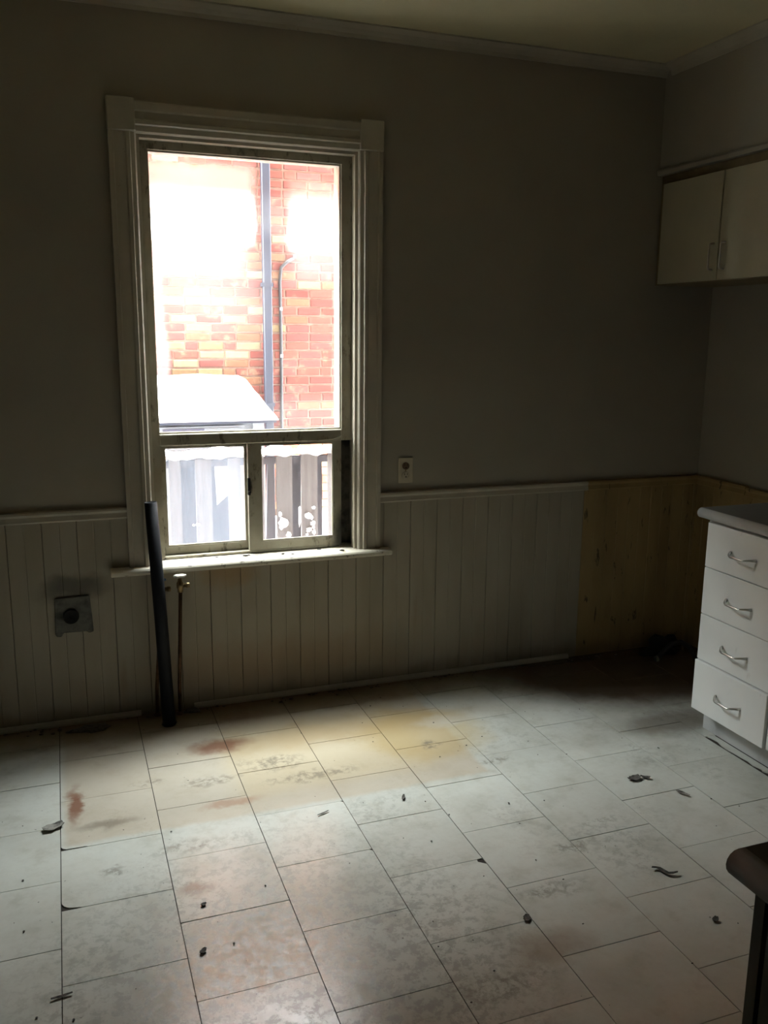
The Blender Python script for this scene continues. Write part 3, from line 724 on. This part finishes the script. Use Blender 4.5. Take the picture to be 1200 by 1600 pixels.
# shed under snow
sh = thing('shed', 'low white shed with a snow covered roof against the brick wall', 'shed', loc=(.5, 3.0, ZG))
local(B().box(-1.0, 1.375, 2.74, 3.70, ZG, .94).build('wall', M['siding'], sh), sh)
zz = ZG
while zz < .80:
    if zz > -.35: local(B().prism([(2.74, zz), (2.712, zz), (2.737, zz + .094), (2.74, zz + .094)], -1.0, 1.30, 'x').build('siding_board', M['siding'], sh), sh)
    zz += .095
local(B().box(1.30, 1.385, 2.715, 2.74, ZG, .94).build('corner_board', M['siding'], sh), sh)
wf = B().box(.62, 1.24, 2.708, 2.722, .815, .915).build('window_frame', M['siding'], sh); local(wf, sh)
B().box(.66, .95, 2.704, 2.710, .835, .90).build('pane', M['darkglass'], wf)
B().box(.97, 1.21, 2.704, 2.710, .835, .90).build('pane', M['siding'], wf)
local(B().prism([(2.60, .965), (3.74, 1.185), (3.74, 1.160), (2.60, .940)], -1.1, 1.45, 'x').build('roof', M['spout'], sh), sh)
sn = B(); n1, n2 = 40, 14; pv = {}
for i in range(n1 + 1):
    for j in range(n2 + 1):
        u, v = i / n1, j / n2
        x_ = -1.12 + (1.462 + 1.12) * u; y_ = 2.585 + 1.17 * v
        edge = min(1, min(u, 1 - u) * 14, (v + .02) * 9, (1 - v) * 9 + .3)
        h = .062 * math.sqrt(max(0, edge)) + .006 * math.sin(i * .8) * math.sin(j * 1.1)
        pv[i, j] = (sn.bm.verts.new((x_, y_, .966 + .193 * (y_ - 2.60) + h)), sn.bm.verts.new((x_, y_, .962 + .193 * (y_ - 2.60))))
for i in range(n1):
    for j in range(n2):
        for s_ in (0, 1):
            f = sn.bm.faces.new((pv[i, j][s_], pv[i + 1, j][s_], pv[i + 1, j + 1][s_], pv[i, j + 1][s_])); f.smooth = True
per = [(i, 0) for i in range(n1)] + [(n1, j) for j in range(n2)] + [(i, n2) for i in range(n1, 0, -1)] + [(0, j) for j in range(n2, 0, -1)]
for a, b in zip(per, per[1:] + per[:1]): sn.bm.faces.new((pv[a][0], pv[b][0], pv[b][1], pv[a][1]))
local(sn.build('snow_cover', M['snow'], sh), sh)

# fence
YF = 1.20
fe = thing('fence', 'weathered board fence topped with snow in front of the shed', 'fence', loc=(1, YF, ZG))
def board(x0t, x1t, x0b, x1b, y, zt, mat, name='board', zt2=None, th=.02):
    b = B(); v = []
    for yy in (y, y + th):
        v.append([b.bm.verts.new(p) for p in ((x0b, yy, ZG + .02), (x1b, yy, ZG + .02), (x1t, yy, zt if zt2 is None else zt2), (x0t, yy, zt))])
    b.bm.faces.new(v[0]); b.bm.faces.new(v[1][::-1])
    for i in range(4): b.bm.faces.new((v[0][i], v[0][(i + 1) % 4], v[1][(i + 1) % 4], v[1][i]))
    return local(b.build(name, mat, fe), fe)
front = [(.526, .588), (.667, .754), (.846, .915), (.975, 1.046), (1.118, 1.208), (1.262, 1.356), (1.420, 1.50)]
backs = [(.586, .670), (1.205, 1.264), (1.354, 1.374)]
KB = 1.0148
for a, b in front: board(a, b, a + random.uniform(-.005, .005), b + random.uniform(-.005, .005), YF, .905 + random.uniform(-.012, .012), M['fence'])
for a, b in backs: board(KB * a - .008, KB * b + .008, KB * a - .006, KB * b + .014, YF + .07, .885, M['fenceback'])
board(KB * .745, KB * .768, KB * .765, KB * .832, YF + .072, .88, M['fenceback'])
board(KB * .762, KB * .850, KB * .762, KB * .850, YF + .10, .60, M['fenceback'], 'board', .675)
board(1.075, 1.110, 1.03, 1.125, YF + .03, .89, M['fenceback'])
for k in range(14): board(.42 - .1 * (k + 1) + .005, .42 - .1 * k - .002, .42 - .1 * (k + 1) + .005, .42 - .1 * k - .002, YF + (.07 if k % 2 else 0), .90, M['fence'])
for k in range(14): board(1.51 + .1 * k, 1.60 + .1 * k, 1.51 + .1 * k, 1.60 + .1 * k, YF + (.07 if k % 2 == 0 else 0), .90, M['fence'])
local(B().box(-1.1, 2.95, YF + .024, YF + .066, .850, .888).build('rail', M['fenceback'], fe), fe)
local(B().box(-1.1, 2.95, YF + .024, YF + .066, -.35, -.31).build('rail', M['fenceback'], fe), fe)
st_ = B(); n1 = 260; R_ = []
for i in range(n1 + 1):
    x_ = -1.1 + 4.05 * i / n1
    h = .040 + .010 * math.sin(x_ * 17 + .5) + .007 * math.sin(x_ * 41) ; dn = .010 + .010 * math.sin(x_ * 33 + 1) + .006 * math.sin(x_ * 71)
    if abs(x_ - 1.235) < .028: h *= .45
    w0, w1, yc = .030, .048, YF + .038; ring_ = []
    for k in range(10):
        a = 2 * PI * k / 10; s_ = math.sin(a)
        ring_.append(st_.bm.verts.new((x_, yc + w1 * math.cos(a), .905 + (h * s_ if s_ > 0 else dn * s_))))
    R_.append(ring_)
for a, b in zip(R_, R_[1:]):
    for k in range(10):
        f = st_.bm.faces.new((a[k], a[(k + 1) % 10], b[(k + 1) % 10], b[k])); f.smooth = True
st_.bm.faces.new(R_[0][::-1]); st_.bm.faces.new(R_[-1])
local(st_.build('snow_cap', M['snow'], fe), fe)
for (x_, z_, rx_, rz_) in ((1.155, .515, .028, .030), (1.135, .565, .010, .014), (1.14, .487, .012, .014), (1.182, .440, .014, .022), (1.297, .545, .018, .020), (1.318, .535, .012, .014),
                           (1.325, .500, .014, .014), (1.330, .590, .010, .010), (1.305, .463, .018, .014), (1.328, .478, .008, .014), (1.332, .447, .012, .014), (1.322, .400, .014, .018),
                           (1.290, .436, .008, .008), (1.316, .372, .018, .016), (1.282, .375, .010, .010), (1.392, .66, .006, .012), (.672, .535, .012, .008), (.648, .533, .006, .006), (.668, .41, .014, .012), (1.250, .55, .008, .062)):
    local(B().lump((x_, YF - .004, z_), rx_, .010, rz_, .28, 2).build('snow_clump', M['snow'], fe), fe)
